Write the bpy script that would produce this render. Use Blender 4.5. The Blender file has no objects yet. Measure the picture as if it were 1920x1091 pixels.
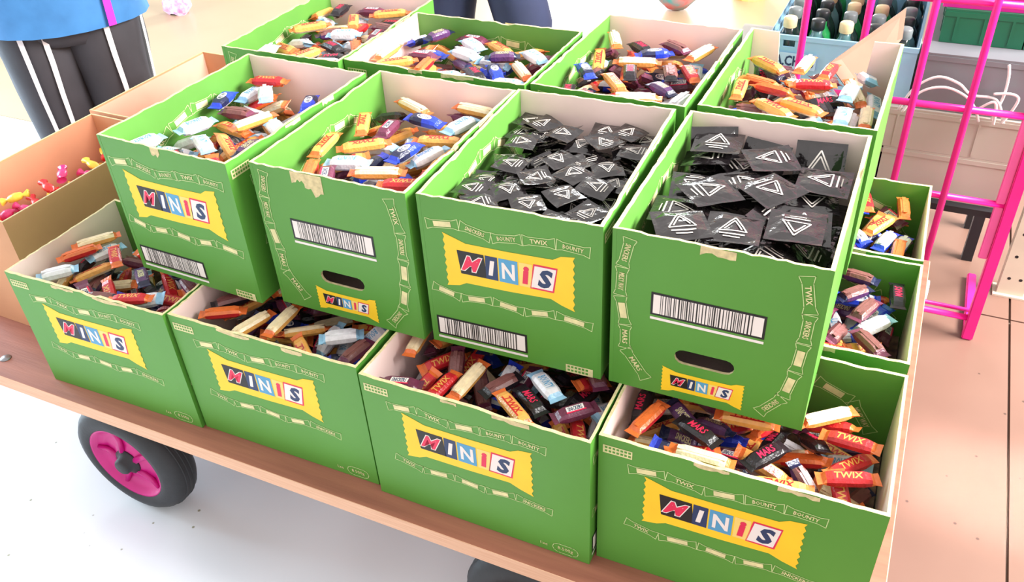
import bpy, bmesh, math, random
import numpy as np
from mathutils import Matrix, Vector
random.seed(7); rng = np.random.default_rng(7)
scn = bpy.context.scene
COL = scn.collection
PI = math.pi

# ------------------------------------------------------------------ camera
FPX = 1631.9
fw = Vector((-0.36182, 0.72027, -0.59185)).normalized()
YAW, PIT, ROL = 0.46552, -0.63336, -0.05752
r0 = fw.cross(Vector((0, 0, 1))).normalized(); u0 = r0.cross(fw)
rv = r0 * math.cos(ROL) + u0 * math.sin(ROL); uv = -r0 * math.sin(ROL) + u0 * math.cos(ROL)
cam = bpy.data.cameras.new('camera'); co = bpy.data.objects.new('camera', cam); COL.objects.link(co)
co.matrix_world = Matrix(((rv.x, uv.x, -fw.x, 0.19822), (rv.y, uv.y, -fw.y, -0.83865), (rv.z, uv.z, -fw.z, 1.2102), (0, 0, 0, 1)))
cam.sensor_width = 36.0; cam.lens = FPX / 1920 * 36; cam.clip_start = 0.02
scn.camera = co

# ------------------------------------------------------------------ light
w = bpy.data.worlds.new('world'); scn.world = w; w.use_nodes = True
w.node_tree.nodes['Background'].inputs[0].default_value = (1.0, 0.955, 0.93, 1)
w.node_tree.nodes['Background'].inputs[1].default_value = 0.98
def area(name, loc, target, sx, sy, power, col=(1, 1, 1)):
    l = bpy.data.lights.new(name, 'AREA'); l.shape = 'RECTANGLE'; l.size = sx; l.size_y = sy; l.energy = power; l.color = col
    o = bpy.data.objects.new(name, l); COL.objects.link(o); o.location = loc
    o.rotation_euler = (Vector(target) - Vector(loc)).to_track_quat('-Z', 'Y').to_euler(); return o
area('ceiling_light_panel', (3.0, 1.3, 2.5), (-0.5, 0.4, 0.3), 2.4, 1.4, 520, (1, 0.97, 0.93))
area('shop_window_daylight', (-4.6, 0.2, 0.75), (-1.0, 0.1, -0.2), 1.6, 2.0, 170, (0.66, 0.86, 1.0))
floor_beam = area('added_floor_beam', (1.09, 0.80, 2.6), (1.09, 0.80, 0.0), 1.42, 0.27, 2.2, (1, 0.97, 0.93)); floor_beam.data.spread = math.radians(4); floor_beam.rotation_euler = (0, 0, 0)  # added collimated lamp, shaped to throw the bright band on the floor
vs = scn.view_settings
vs.view_transform = 'Standard'; vs.look = 'None'; vs.gamma = 1.0; vs.exposure = 0.35; vs.use_curve_mapping = False

# ------------------------------------------------------------------ materials
def lin(c):
    f = lambda v: v / 12.92 if v <= 0.04045 else ((v + 0.055) / 1.055) ** 2.4
    return tuple(f(x / 255.0) for x in c[:3])
MATS = {}
def mat(name, rgb, rough=0.6, metal=0.0, var=0.08, scale=8.0, bump=0.0, bscale=60.0, emit=0.0, spec=0.5, stretch=None, rgb2=None, coords='Object'):
    if name in MATS: return MATS[name]
    m = bpy.data.materials.new(name); m.use_nodes = True; nt = m.node_tree; N = nt.nodes; L = nt.links
    b = N['Principled BSDF']; c = lin(rgb)
    b.inputs['Roughness'].default_value = rough; b.inputs['Metallic'].default_value = metal
    b.inputs['Specular IOR Level'].default_value = spec
    tc = N.new('ShaderNodeTexCoord'); src = tc.outputs[coords]
    if stretch:
        mp = N.new('ShaderNodeMapping'); mp.inputs['Scale'].default_value = stretch; L.new(src, mp.inputs['Vector']); src = mp.outputs[0]
    if var > 0:
        nz = N.new('ShaderNodeTexNoise'); nz.inputs['Scale'].default_value = scale; nz.inputs['Detail'].default_value = 5; L.new(src, nz.inputs['Vector'])
        rp = N.new('ShaderNodeValToRGB'); rp.color_ramp.elements[0].position = 0.3; rp.color_ramp.elements[1].position = 0.7
        if rgb2: a, d = c, lin(rgb2)
        else: a = tuple(x * (1 - var) for x in c); d = tuple(min(1, x * (1 + var)) for x in c)
        rp.color_ramp.elements[0].color = (*a, 1); rp.color_ramp.elements[1].color = (*d, 1)
        L.new(nz.outputs['Fac'], rp.inputs[0]); L.new(rp.outputs[0], b.inputs['Base Color'])
    else: b.inputs['Base Color'].default_value = (*c, 1)
    if bump > 0:
        n2 = N.new('ShaderNodeTexNoise'); n2.inputs['Scale'].default_value = bscale; n2.inputs['Detail'].default_value = 3; L.new(src, n2.inputs['Vector'])
        bp = N.new('ShaderNodeBump'); bp.inputs['Strength'].default_value = bump; bp.inputs['Distance'].default_value = 0.004
        L.new(n2.outputs['Fac'], bp.inputs['Height']); L.new(bp.outputs[0], b.inputs['Normal'])
    if emit > 0:
        b.inputs['Emission Color'].default_value = (*c, 1); b.inputs['Emission Strength'].default_value = emit
    MATS[name] = m; return m
GREEN = mat('green_print_board', (84, 148, 55), 0.5, var=0.06, scale=5, bump=0.05, bscale=90)
GREENIN = mat('green_inner_flap', (90, 148, 60), 0.5, var=0.08, scale=6, bump=0.06)
TANIN = mat('cardboard_lining', (250, 220, 216), 0.8, var=0.04, scale=10, bump=0.05)
TANEDGE = mat('cardboard_edge', (212, 196, 150), 0.85, var=0.2, scale=120)
CREAM = mat('cream_print', (222, 214, 160), 0.6, var=0.15, scale=60)
LINE = mat('pale_line_print', (196, 216, 150), 0.6, var=0.1, scale=40)
YELLOW = mat('yellow_print', (250, 205, 40), 0.5, var=0.04, scale=20)
WHITE = mat('white_print', (238, 230, 226), 0.6, var=0.04)
BLACK = mat('black_print', (24, 24, 28), 0.5, var=0.1)
NAVY = mat('navy_print', (36, 58, 100), 0.5, var=0.1)
SKYB = mat('sky_print', (84, 160, 204), 0.5, var=0.1)
PINKR = mat('pink_red_print', (226, 40, 84), 0.5, var=0.1)
TILEY = mat('pale_yellow_print', (246, 214, 120), 0.5, var=0.05)
KRAFT = mat('brown_cardboard', (206, 150, 112), 0.8, var=0.08, scale=6, bump=0.05)
KRAFTIN = mat('brown_cardboard_inside', (214, 150, 118), 0.8, var=0.1, scale=5)
PLY = mat('plywood_face', (146, 88, 72), 0.55, var=0.2, scale=3, stretch=(1.2, 14, 14), rgb2=(172, 108, 88), bump=0.1, bscale=20)
PLYE = mat('plywood_edge', (212, 164, 134), 0.7, stretch=(2, 10, 60), scale=6, rgb2=(228, 186, 156))
RUBBER = mat('black_rubber', (38, 40, 44), 0.55, var=0.2, scale=30, bump=0.1, bscale=120)
MAGENTA = mat('magenta_enamel', (200, 20, 128), 0.35, var=0.08, scale=20)
PINKBAR = mat('pink_enamel', (236, 28, 140), 0.35, var=0.08, scale=14)
STEEL = mat('zinc_steel', (150, 150, 155), 0.35, metal=0.8, var=0.1)
DARK = mat('dark_steel', (44, 44, 48), 0.5, metal=0.4, var=0.1)

# ------------------------------------------------------------------ mesh helpers
_tx = {}
def text2d(s, res=2, shear=0.0, bold=0.0):
    """text outline as 2-D triangles, cap height 1, centred"""
    k = (s, res, shear, bold)
    if k in _tx: return _tx[k]
    c = bpy.data.curves.new('t', 'FONT'); c.body = s; c.resolution_u = res; c.fill_mode = 'FRONT'; c.shear = shear; c.offset = bold
    c.align_x = 'CENTER'; c.align_y = 'CENTER'
    o = bpy.data.objects.new('t', c); me = bpy.data.meshes.new_from_object(o)
    v = np.array([(p.co.x, p.co.y) for p in me.vertices]); f = [tuple(p.vertices) for p in me.polygons]
    v -= (v.max(0) + v.min(0)) / 2; v /= (v[:, 1].max() - v[:, 1].min())
    bpy.data.objects.remove(o); bpy.data.curves.remove(c); bpy.data.meshes.remove(me)
    _tx[k] = (v, f); return _tx[k]
class MB:
    def __init__(s): s.v = []; s.f = []; s.m = []; s.mats = []
    def mi(s, m):
        if m not in s.mats: s.mats.append(m)
        return s.mats.index(m)
    def add(s, vs_, fs, m):
        o = len(s.v); s.v += [tuple(p) for p in vs_]; k = s.mi(m)
        for f in fs: s.f.append(tuple(i + o for i in f)); s.m.append(k)
    def box(s, x0, x1, y0, y1, z0, z1, m, bev=0.0):
        if bev <= 0:
            v = [(x, y, z) for x in (x0, x1) for y in (y0, y1) for z in (z0, z1)]
            s.add(v, [(0, 1, 3, 2), (4, 6, 7, 5), (0, 4, 5, 1), (2, 3, 7, 6), (0, 2, 6, 4), (1, 5, 7, 3)], m)
        else:
            bm = bmesh.new(); bmesh.ops.create_cube(bm, size=1)
            for p in bm.verts: p.co = Vector(((x0 + x1) / 2 + p.co.x * (x1 - x0), (y0 + y1) / 2 + p.co.y * (y1 - y0), (z0 + z1) / 2 + p.co.z * (z1 - z0)))
            bmesh.ops.bevel(bm, geom=bm.edges[:], offset=bev, segments=2, affect='EDGES'); s.bm(bm, m)
    def bm(s, bm, m):
        bm.verts.ensure_lookup_table(); bm.verts.index_update()
        s.add([p.co[:] for p in bm.verts], [tuple(p.index for p in f.verts) for f in bm.faces], m); bm.free()
    def flat(s, pts, m, y=-0.0006):
        """2-D polygon (u, w) on a panel's outer face"""
        s.add([(u, y, z) for u, z in pts], [tuple(range(len(pts)))], m)
    def flatfill(s, pts, m, y):
        bm = bmesh.new(); vv = [bm.verts.new((u, y, z)) for u, z in pts]
        ee = [bm.edges.new((vv[i], vv[(i + 1) % len(vv)])) for i in range(len(vv))]
        bmesh.ops.triangle_fill(bm, use_beauty=True, edges=ee); s.bm(bm, m)
    def stroke(s, pts, wd, m, y=-0.0006, closed=True):
        n = len(pts)
        for i in range(n if closed else n - 1):
            a = np.array(pts[i]); b = np.array(pts[(i + 1) % n]); d = b - a; L_ = np.hypot(*d)
            if L_ < 1e-6: continue
            d /= L_; nn = np.array((-d[1], d[0])) * wd / 2; a = a - d * wd / 2; b = b + d * wd / 2
            s.flat([a - nn, b - nn, b + nn, a + nn], m, y)
    def text(s, st, cx, cz, h, m, y=-0.0008, rot=0.0, maxw=None, res=2, shear=0.0, bold=0.0, sx=1.0):
        v, f = text2d(st, res, shear, bold); k = h
        ww = (v[:, 0].max() - v[:, 0].min()) * h * sx
        fx = sx * (maxw / ww if maxw and ww > maxw else 1.0)
        c_, s_ = math.cos(rot), math.sin(rot)
        s.add([(cx + (p[0] * k * fx) * c_ - p[1] * k * s_, y, cz + (p[0] * k * fx) * s_ + p[1] * k * c_) for p in v], f, m)
    def tube(s, pts, rad, m, n=8, cap=True):
        pts = [Vector(p) for p in pts]; rr = rad if isinstance(rad, (list, tuple)) else [rad] * len(pts)
        o = len(s.v); k = s.mi(m); up = Vector((0.13, 0.21, 0.97))
        for i, p in enumerate(pts):
            t = ((pts[min(i + 1, len(pts) - 1)] - pts[max(i - 1, 0)])).normalized()
            a = t.cross(up)
            if a.length < 1e-3: a = t.cross(Vector((1, 0, 0)))
            a.normalize(); b = t.cross(a)
            for j in range(n):
                q = p + (a * math.cos(2 * PI * j / n) + b * math.sin(2 * PI * j / n)) * rr[i]; s.v.append(q[:])
        for i in range(len(pts) - 1):
            for j in range(n):
                s.f.append((o + i * n + j, o + i * n + (j + 1) % n, o + (i + 1) * n + (j + 1) % n, o + (i + 1) * n + j)); s.m.append(k)
        if cap:
            s.f.append(tuple(o + j for j in range(n))[::-1]); s.m.append(k)
            s.f.append(tuple(o + (len(pts) - 1) * n + j for j in range(n))); s.m.append(k)
    def lathe(s, prof, m, n=24, axis='z', c=(0, 0, 0), cap=True):
        o = len(s.v); k = s.mi(m)
        for (r, h) in prof:
            for j in range(n):
                a = 2 * PI * j / n; x, y = r * math.cos(a), r * math.sin(a)
                p = (x, y, h) if axis == 'z' else (x, h, y)
                s.v.append((c[0] + p[0], c[1] + p[1], c[2] + p[2]))
        for i in range(len(prof) - 1):
            for j in range(n):
                s.f.append((o + i * n + j, o + i * n + (j + 1) % n, o + (i + 1) * n + (j + 1) % n, o + (i + 1) * n + j)); s.m.append(k)
        for i in (0, len(prof) - 1):
            if cap and prof[i][0] > 1e-5: s.f.append(tuple(o + i * n + j for j in range(n))); s.m.append(k)
    def rings(s, rr, m, cap=True):
        """loft of closed rings (lists of equal length)"""
        o = len(s.v); k = s.mi(m); n = len(rr[0])
        for q in rr: s.v += [tuple(p) for p in q]
        for i in range(len(rr) - 1):
            for j in range(n):
                s.f.append((o + i * n + j, o + i * n + (j + 1) % n, o + (i + 1) * n + (j + 1) % n, o + (i + 1) * n + j)); s.m.append(k)
        if cap:
            s.f.append(tuple(o + j for j in range(n))); s.m.append(k)
            s.f.append(tuple(o + (len(rr) - 1) * n + j for j in range(n))); s.m.append(k)
    def mesh(s, name, smooth=False, fix=False):
        me = bpy.data.meshes.new(name); me.from_pydata(s.v, [], s.f)
        for m in s.mats: me.materials.append(m)
        me.polygons.foreach_set('material_index', s.m)
        if fix:
            b = bmesh.new(); b.from_mesh(me); bmesh.ops.recalc_face_normals(b, faces=b.faces[:]); b.to_mesh(me); b.free()
        if smooth: me.polygons.foreach_set('use_smooth', [True] * len(me.polygons))
        me.update(); return me
    def build(s, name, parent=None, smooth=False, fix=False): return link(name, s.mesh(name, smooth, fix), parent)
def link(name, me, parent=None, loc=None, rz=None):
    o = bpy.data.objects.new(name, me); COL.objects.link(o)
    if parent: o.parent = parent
    if loc is not None: o.location = loc
    if rz is not None: o.rotation_euler = (0, 0, rz)
    return o
def tag(o, label=None, cat=None, group=None, kind=None):
    if label: o['label'] = label
    if cat: o['category'] = cat
    if group: o['group'] = group
    if kind: o['kind'] = kind
    return o
def empty(name, loc=(0, 0, 0), rz=0.0): 
    o = bpy.data.objects.new(name, None); COL.objects.link(o); o.location = loc; o.rotation_euler = (0, 0, rz); o.empty_display_size = 0.05; return o

# ------------------------------------------------------------------ the setting
ZF = -0.38
FLOORLIT = mat('daylit_concrete_tone', (226, 232, 238), 0.3, scale=1.6, rgb2=(236, 238, 242), bump=0.03, bscale=40, spec=0.5)  # daylight on the near floor painted into the slab colour
FLOORWARMLIT = mat('warm_lit_concrete_tone', (176, 154, 124), 0.3, scale=1.6, rgb2=(186, 166, 136), bump=0.03, bscale=40, spec=0.5)  # warm light on the far floor painted into the slab colour
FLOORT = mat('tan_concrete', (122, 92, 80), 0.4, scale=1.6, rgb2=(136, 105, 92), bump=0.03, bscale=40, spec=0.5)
def floor_speckle(m, col=(150, 150, 130)):
    nt = m.node_tree; N = nt.nodes; L = nt.links; b = N['Principled BSDF']
    src = b.inputs['Base Color'].links[0].from_socket
    tc = N.new('ShaderNodeTexCoord'); v = N.new('ShaderNodeTexVoronoi'); v.inputs['Scale'].default_value = 14; L.new(tc.outputs['Object'], v.inputs['Vector'])
    r = N.new('ShaderNodeValToRGB'); r.color_ramp.elements[0].position = 0.035; r.color_ramp.elements[0].color = (1, 1, 1, 1)
    r.color_ramp.elements[1].position = 0.06; r.color_ramp.elements[1].color = (0, 0, 0, 1); L.new(v.outputs['Distance'], r.inputs[0])
    mx = N.new('ShaderNodeMixRGB'); mx.inputs[2].default_value = (*lin(col), 1); L.new(r.outputs[0], mx.inputs[0]); L.new(src, mx.inputs[1])
    L.new(mx.outputs[0], b.inputs['Base Color'])
floor_speckle(FLOORLIT); floor_speckle(FLOORWARMLIT); floor_speckle(FLOORT, (84, 62, 54))
JOINT = mat('floor_joint', (120, 104, 92), 0.9)
fb = MB(); fb.box(-7, 5, -4, 7, ZF - 0.06, ZF - 0.012, JOINT); fl = fb.build('floor'); tag(fl, kind='structure')
xs = [-7, -3.0, -0.36, 0.603, 3.2, 5]; ys = [-4, -1.6, 1.48, 4.4, 7]  # seam under the cart added where the painted floor brightness changes
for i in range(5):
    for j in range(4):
        m = MB(); g_ = 0.003; m.box(xs[i] + g_, xs[i + 1] - g_, ys[j] + g_, ys[j + 1] - g_, ZF - 0.012, ZF, FLOORT if i >= 2 and j < 3 else (FLOORWARMLIT if j >= 2 else FLOORLIT)); m.build('floor_slab', fl)
WALLM = mat('painted_wall', (226, 220, 210), 0.7)
wb = MB(); wb.box(-7, -3.3, 6.6, 6.75, ZF, 2.9, WALLM); wb.box(-1.5, 5, 6.6, 6.75, ZF, 2.9, WALLM); wb.box(-3.3, -1.5, 6.6, 6.75, 1.9, 2.9, WALLM)
tag(wb.build('wall_back'), kind='structure')
d = MB(); FR = mat('door_frame_white', (225, 225, 225), 0.4)
for a in ((-3.3, -3.22), (-2.44, -2.36), (-1.58, -1.5)): d.box(a[0], a[1], 6.6, 6.66, ZF, 1.9, FR)
d.box(-3.22, -1.58, 6.6, 6.66, 1.82, 1.9, FR)
dr = tag(d.build('door_1'), kind='structure')
PANE = mat('daylight_pane', (245, 250, 255), 0.3, var=0, emit=30.0)
for a in ((-3.22, -2.44), (-2.36, -1.58)):
    p = MB(); p.box(a[0], a[1], 6.63, 6.64, ZF, 1.82, PANE); p.build('door_pane', dr)

# ------------------------------------------------------------------ green cartons
L_, S_, H_ = 0.400, 0.2939, 0.2822
TL, TE = 0.006, 0.0045
def panel(wd, h, t, inner, top, hole=None, edge=TANEDGE, seed=0, side=GREEN):
    """board in the XZ plane, outer face at y=0 facing -Y; top: list of (u, z) along the upper edge from right to left"""
    loop = [(0, 0), (wd, 0)] + top
    loops = [loop] + ([hole] if hole else [])
    mb = MB(); bm = bmesh.new(); ee = []
    for lp in loops:
        vv = [bm.verts.new((u, 0, z)) for u, z in lp]
        ee += [bm.edges.new((vv[i], vv[(i + 1) % len(vv)])) for i in range(len(vv))]
    bmesh.ops.triangle_fill(bm, use_beauty=True, edges=ee); bm.verts.index_update()
    V = [p.co.copy() for p in bm.verts]; F = [tuple(p.index for p in f.verts) for f in bm.faces]; bm.free()
    def area2(f): return sum(V[f[i]].x * V[f[(i + 1) % 3]].z - V[f[(i + 1) % 3]].x * V[f[i]].z for i in range(3))
    F = [f if area2(f) > 0 else f[::-1] for f in F]
    mb.add([p[:] for p in V], F, GREEN)
    mb.add([(p.x, t, p.z) for p in V], [f[::-1] for f in F], inner)
    for li, lp in enumerate(loops):
        n = len(lp)
        for i in range(n):
            a, b = lp[i], lp[(i + 1) % n]
            m = edge if (li == 1 or (i >= 2 and i < n - 1)) else side
            q = [(a[0], 0, a[1]), (a[0], t, a[1]), (b[0], t, b[1]), (b[0], 0, b[1])]
            mb.add(q if li == 0 else q[::-1], [(0, 1, 2, 3)], m)
    return mb
def top_edge(wd, h, rnd, amp=0.0018, n=26, dips=()):
    pts = []
    for i in range(n + 1):
        u = wd * (1 - i / n); z = h + (rnd.uniform(-amp, amp * 0.4) if 0 < i < n else 0)
        for (a, b, dz) in dips:
            if a < u < b: z -= dz
        pts.append((u, z))
    return pts
def stadium(cx, cz, wd, h, n=6):
    r = h / 2; pts = []
    for i in range(n + 1): a = -PI / 2 + PI * i / n; pts.append((cx + wd / 2 - r + r * math.cos(a), cz + r * math.sin(a)))
    for i in range(n + 1): a = PI / 2 + PI * i / n; pts.append((cx - wd / 2 + r + r * math.cos(a), cz + r * math.sin(a)))
    return pts
def logo_mesh(u, v, wd, h):
    mb = MB(); X = lambda a: u + a * wd; Y = lambda b: v + b * h
    nz = 14; pts = []
    pts += [(X(0.0 if k % 2 == 0 else 0.014), Y(1 - 0.97 * k / nz)) for k in range(nz + 1)]
    pts += [(X(0.10), Y(0.07)), (X(0.16), Y(0.14)), (X(0.5), Y(0.15)), (X(0.82), Y(0.18)), (X(0.9), Y(0.1))]
    pts += [(X(1.0 if k % 2 == 0 else 0.986), Y(0.03 + 0.97 * k / nz)) for k in range(nz + 1)]
    pts += [(X(0.9), Y(0.97)), (X(0.84), Y(0.89)), (X(0.5), Y(0.87)), (X(0.18), Y(0.87)), (X(0.1), Y(0.93))]
    mb.flatfill(pts, YELLOW, -0.0005)
    def q(a0, a1, b0, b1, m, y, sl=0.0): mb.flat([(X(a0 + sl), Y(b0)), (X(a1 + sl), Y(b0)), (X(a1), Y(b1)), (X(a0), Y(b1))], m, y)
    b0, b1 = 0.31, 0.73
    q(0.105, 0.315, b0, b1, BLACK, -0.0008, 0.02); q(0.325, 0.42, b0, b1, NAVY, -0.0008); q(0.43, 0.575, b0, b1, SKYB, -0.0008)
    q(0.585, 0.685, b0, b1, TILEY, -0.0008); q(0.695, 0.875, b0 - 0.01, b1 + 0.02, PINKR, -0.0008, -0.03); q(0.705, 0.865, b0 + 0.02, b1 - 0.01, WHITE, -0.001, -0.03)
    def t(s, cx, hh, m, y, **k): mb.text(s, X(cx), Y(0.52), hh * h, m, y, **k)
    t('M', 0.215, 0.30, WHITE, -0.0011, shear=0.45, bold=0.06, maxw=0.185 * wd); t('M', 0.215, 0.27, PINKR, -0.0013, shear=0.45, maxw=0.165 * wd, bold=0.02)
    t('I', 0.372, 0.27, WHITE, -0.0011, bold=0.05, shear=0.15); t('N', 0.503, 0.29, WHITE, -0.0011, bold=0.03, maxw=0.10 * wd)
    t('i', 0.635, 0.32, PINKR, -0.0011, bold=0.05, shear=0.1); t('S', 0.782, 0.33, NAVY, -0.0011, bold=0.05, shear=0.2)
    return mb
WORDS = ['TWIX', 'MARS', 'SNICKERS', 'BOUNTY', 'MILKY WAY']
def garland_mesh(pts, hh=0.0095, seed=0, y=-0.0006):
    """chain of outlined wrapped bars between consecutive points"""
    mb = MB(); rr = random.Random(seed)
    for i in range(len(pts) - 1):
        a = np.array(pts[i]); b = np.array(pts[i + 1]); d = b - a; ln = np.hypot(*d); d = d / ln; n = np.array((-d[1], d[0]))
        P = lambda s, t: tuple(a + d * s * ln + n * t * hh)
        mb.stroke([P(0.02, -1), P(0.2, -0.7), P(0.8, -0.7), P(0.98, -1), P(0.98, 1), P(0.8, 0.7), P(0.2, 0.7), P(0.02, 1)], 0.0011, LINE, y)
        c = a + d * ln / 2; rot = math.atan2(d[1], d[0])
        if rr.random() < 0.45: mb.flat([P(0.24, -0.5), P(0.76, -0.5), P(0.76, 0.5), P(0.24, 0.5)], CREAM, y)
        else: mb.text(rr.choice(WORDS), c[0], c[1], hh * 0.8, CREAM, y - 0.0002, rot=rot, maxw=ln * 0.6, res=1, bold=0.02)
    return mb
def barcode_mesh(u0, u1, v0, v1, seed):
    mb = MB(); rr = random.Random(seed)
    mb.flat([(u0, v0), (u1, v0), (u1, v1), (u0, v1)], BLACK, -0.0005)
    e = 0.0035; mb.flat([(u0 + e, v0 + e), (u1 - e, v0 + e), (u1 - e, v1 - e), (u0 + e, v1 - e)], WHITE, -0.0008)
    x = u0 + 0.014
    while x < u1 - 0.016:
        bw = rr.choice((0.0009, 0.0014, 0.002)); mb.flat([(x, v0 + e), (x + bw, v0 + e), (x + bw, v1 - e), (x, v1 - e)], BLACK, -0.001); x += bw + rr.choice((0.0012, 0.002, 0.0032))
    mb.flat([(u0, v0 - 0.008), (u1, v0 - 0.008), (u1, v0 - 0.0035), (u0, v0 - 0.0035)], WHITE, -0.0005)
    return mb
def stamp_mesh(u0, v0, wd=0.045, h=0.016):
    mb = MB(); mb.flat([(u0, v0), (u0 + wd, v0), (u0 + wd, v0 + h), (u0, v0 + h)], CREAM, -0.0005)
    for k in range(2):
        x = u0 + 0.003
        while x < u0 + wd - 0.006:
            mb.flat([(x, v0 + 0.003 + k * 0.007), (x + 0.004, v0 + 0.003 + k * 0.007), (x + 0.004, v0 + 0.007 + k * 0.007), (x, v0 + 0.007 + k * 0.007)], GREEN, -0.0008); x += 0.006
    return mb
def weight_mesh(u, v):
    mb = MB(); mb.stroke(stadium(u + 0.024, v, 0.046, 0.021, 4), 0.0012, LINE); mb.text('8.500g', u + 0.024, v, 0.0095, CREAM, maxw=0.036)
    mb.text('1xe', u - 0.014, v, 0.007, CREAM); return mb
def tornpatch_mesh(spans, h, seed):
    mb = MB(); rr = random.Random(seed)
    for (a, b, dz) in spans:
        n = 6; lo = [(a + (b - a) * i / n, h - dz * rr.uniform(0.6, 1.1)) for i in range(n + 1)]
        mb.flatfill([(a, h - 0.0012)] + lo + [(b, h - 0.0012)], TANEDGE, -0.0005)
    return mb
GL = [(0.046, 0.229), (0.103, 0.237), (0.160, 0.229), (0.217, 0.236), (0.272, 0.240), (0.33, 0.236)]
GLB = [(0.045, 0.111), (0.099, 0.098), (0.160, 0.105), (0.217, 0.100), (0.272, 0.108), (0.338, 0.099)]
GE = [(0.011, 0.233), (0.068, 0.240), (0.120, 0.228), (0.170, 0.235), (0.223, 0.239), (0.276, 0.235)]
GEB = [(0.010, 0.116), (0.060, 0.103), (0.115, 0.109), (0.169, 0.102), (0.220, 0.109), (0.281, 0.101)]
GHL = [(0.026, 0.271), (0.016, 0.221), (0.014, 0.170), (0.023, 0.118), (0.024, 0.074), (0.060, 0.022)]
GHR = [(0.262, 0.268), (0.275, 0.207), (0.274, 0.157), (0.270, 0.105), (0.260, 0.054), (0.230, 0.014)]
GIN = [(0.05, 0.14), (0.09, 0.19), (0.15, 0.225), (0.21, 0.24), (0.27, 0.235), (0.33, 0.21), (0.37, 0.15)]
SH = dict(logo_long=logo_mesh(0.072, 0.120, 0.233, 0.103).mesh('logo_print'), logo_end=logo_mesh(0.038, 0.120, 0.214, 0.102).mesh('logo_print'),
          logo_small=logo_mesh(0.083, 0.008, 0.123, 0.05).mesh('logo_print'),
          gl=garland_mesh(GL, seed=1).mesh('garland_print'), glb=garland_mesh(GLB, 0.0085, seed=2).mesh('garland_print'), ge=garland_mesh(GE, seed=3).mesh('garland_print'),
          geb=garland_mesh(GEB, 0.0085, seed=4).mesh('garland_print'), ghl=garland_mesh(GHL, 0.0105, seed=5).mesh('garland_print'), ghr=garland_mesh(GHR, 0.0105, seed=6).mesh('garland_print'),
          gin=garland_mesh(GIN, 0.012, seed=8).mesh('garland_print'),
          bc_end=barcode_mesh(0.011, 0.171, 0.018, 0.056, 3).mesh('barcode_print'), bc_handle=barcode_mesh(0.06, 0.222, 0.149, 0.189, 4).mesh('barcode_print'),
          st_end=stamp_mesh(0.236, 0.0).mesh('stamp_print'), st_long=stamp_mesh(0.007, 0.25).mesh('stamp_print'), wt=weight_mesh(0.334, 0.016).mesh('weight_print'))
def carton(key, orient, layer, x, y, r, label, flip=False, patch=(), tornback=False, prints=True):
    rz = r if orient == 'L' else (r - PI / 2 if flip else r + PI / 2)
    cx, cy = (L_ / 2, S_ / 2) if orient == 'L' else (S_ / 2, L_ / 2)
    wx = x + cx * math.cos(r) - cy * math.sin(r); wy = y + cx * math.sin(r) + cy * math.cos(r)
    root = empty('green_carton', (wx, wy, layer * H_ + 0.0006), rz); tag(root, label, 'carton', 'green candy cartons stacked on the cart')
    rnd = random.Random(key)
    bs = MB(); bs.box(-L_ / 2 + TL, L_ / 2 - TL, -S_ / 2 + TL, S_ / 2 - TL, 0, 0.004, TANIN); bs.build('base', root)
    for s in (0, 1):                                   # long walls
        dips = [(a, a + 0.03, 0.003) for a in (rnd.uniform(0.05, 0.3),)]
        me = panel(L_, H_, TL, GREENIN, top_edge(L_, H_, rnd, dips=dips)).mesh('long_panel')
        p = link('long_panel', me, root, (-L_ / 2, -S_ / 2, 0) if s == 0 else (L_ / 2, S_ / 2, 0), 0 if s == 0 else PI)
        if prints:
            if layer == 0 or orient == 'L' or s == 1:
                link('logo_print', SH['logo_long'], p); link('garland_print', SH['gl'], p); link('garland_print', SH['glb'], p); link('weight_print', SH['wt'], p); link('stamp_print', SH['st_long'], p)
            gi = link('garland_print', SH['gin'], p, (L_, TL, 0), PI)
        sp = [(rnd.uniform(0.1, 0.16), rnd.uniform(0.17, 0.2), 0.009), (rnd.uniform(0.22, 0.26), rnd.uniform(0.28, 0.32), 0.010)]
        [tornpatch_mesh([q_], H_, key + str(s) + str(i_)).build('torn_patch', p) for i_, q_ in enumerate(sp)]
    for s in (0, 1):                                   # end walls: 0 with hand hole, 1 with logo
        wd = S_ - 2 * TL
        te = top_edge(wd, H_, rnd)
        if tornback and s == 1:
            te = [(wd, H_), (wd - 0.052, H_ - 0.002), (wd - 0.062, H_ - 0.13), (0.055, H_ - 0.13), (0.048, H_ - 0.001), (0, H_)]
        hole = stadium(0.144 - TL, 0.083, 0.088, 0.026)[::-1] if s == 0 else None
        me = panel(wd, H_, TE, TANIN, te, hole).mesh('end_panel')
        p = link('end_panel', me, root, (-L_ / 2 + 0.0002, S_ / 2 - TL, 0) if s == 0 else (L_ / 2 - 0.0002, -S_ / 2 + TL, 0), -PI / 2 if s == 0 else PI / 2)
        if prints:
            items = [('logo_print', 'logo_small'), ('barcode_print', 'bc_handle'), ('garland_print', 'ghl'), ('garland_print', 'ghr')] if s == 0 else [('logo_print', 'logo_end'), ('barcode_print', 'bc_end'), ('garland_print', 'ge'), ('garland_print', 'geb'), ('stamp_print', 'st_end')]
            if tornback and s == 1: items = [('barcode_print', 'bc_end')]
            for nm, k in items: link(nm, SH[k], p, (-TL, 0, 0))
        if patch and ((s == 0) != flip) and orient == 'S': [tornpatch_mesh([q_], H_, key + str(i_)).build('torn_patch', p) for i_, q_ in enumerate(patch)]
    return root
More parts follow.
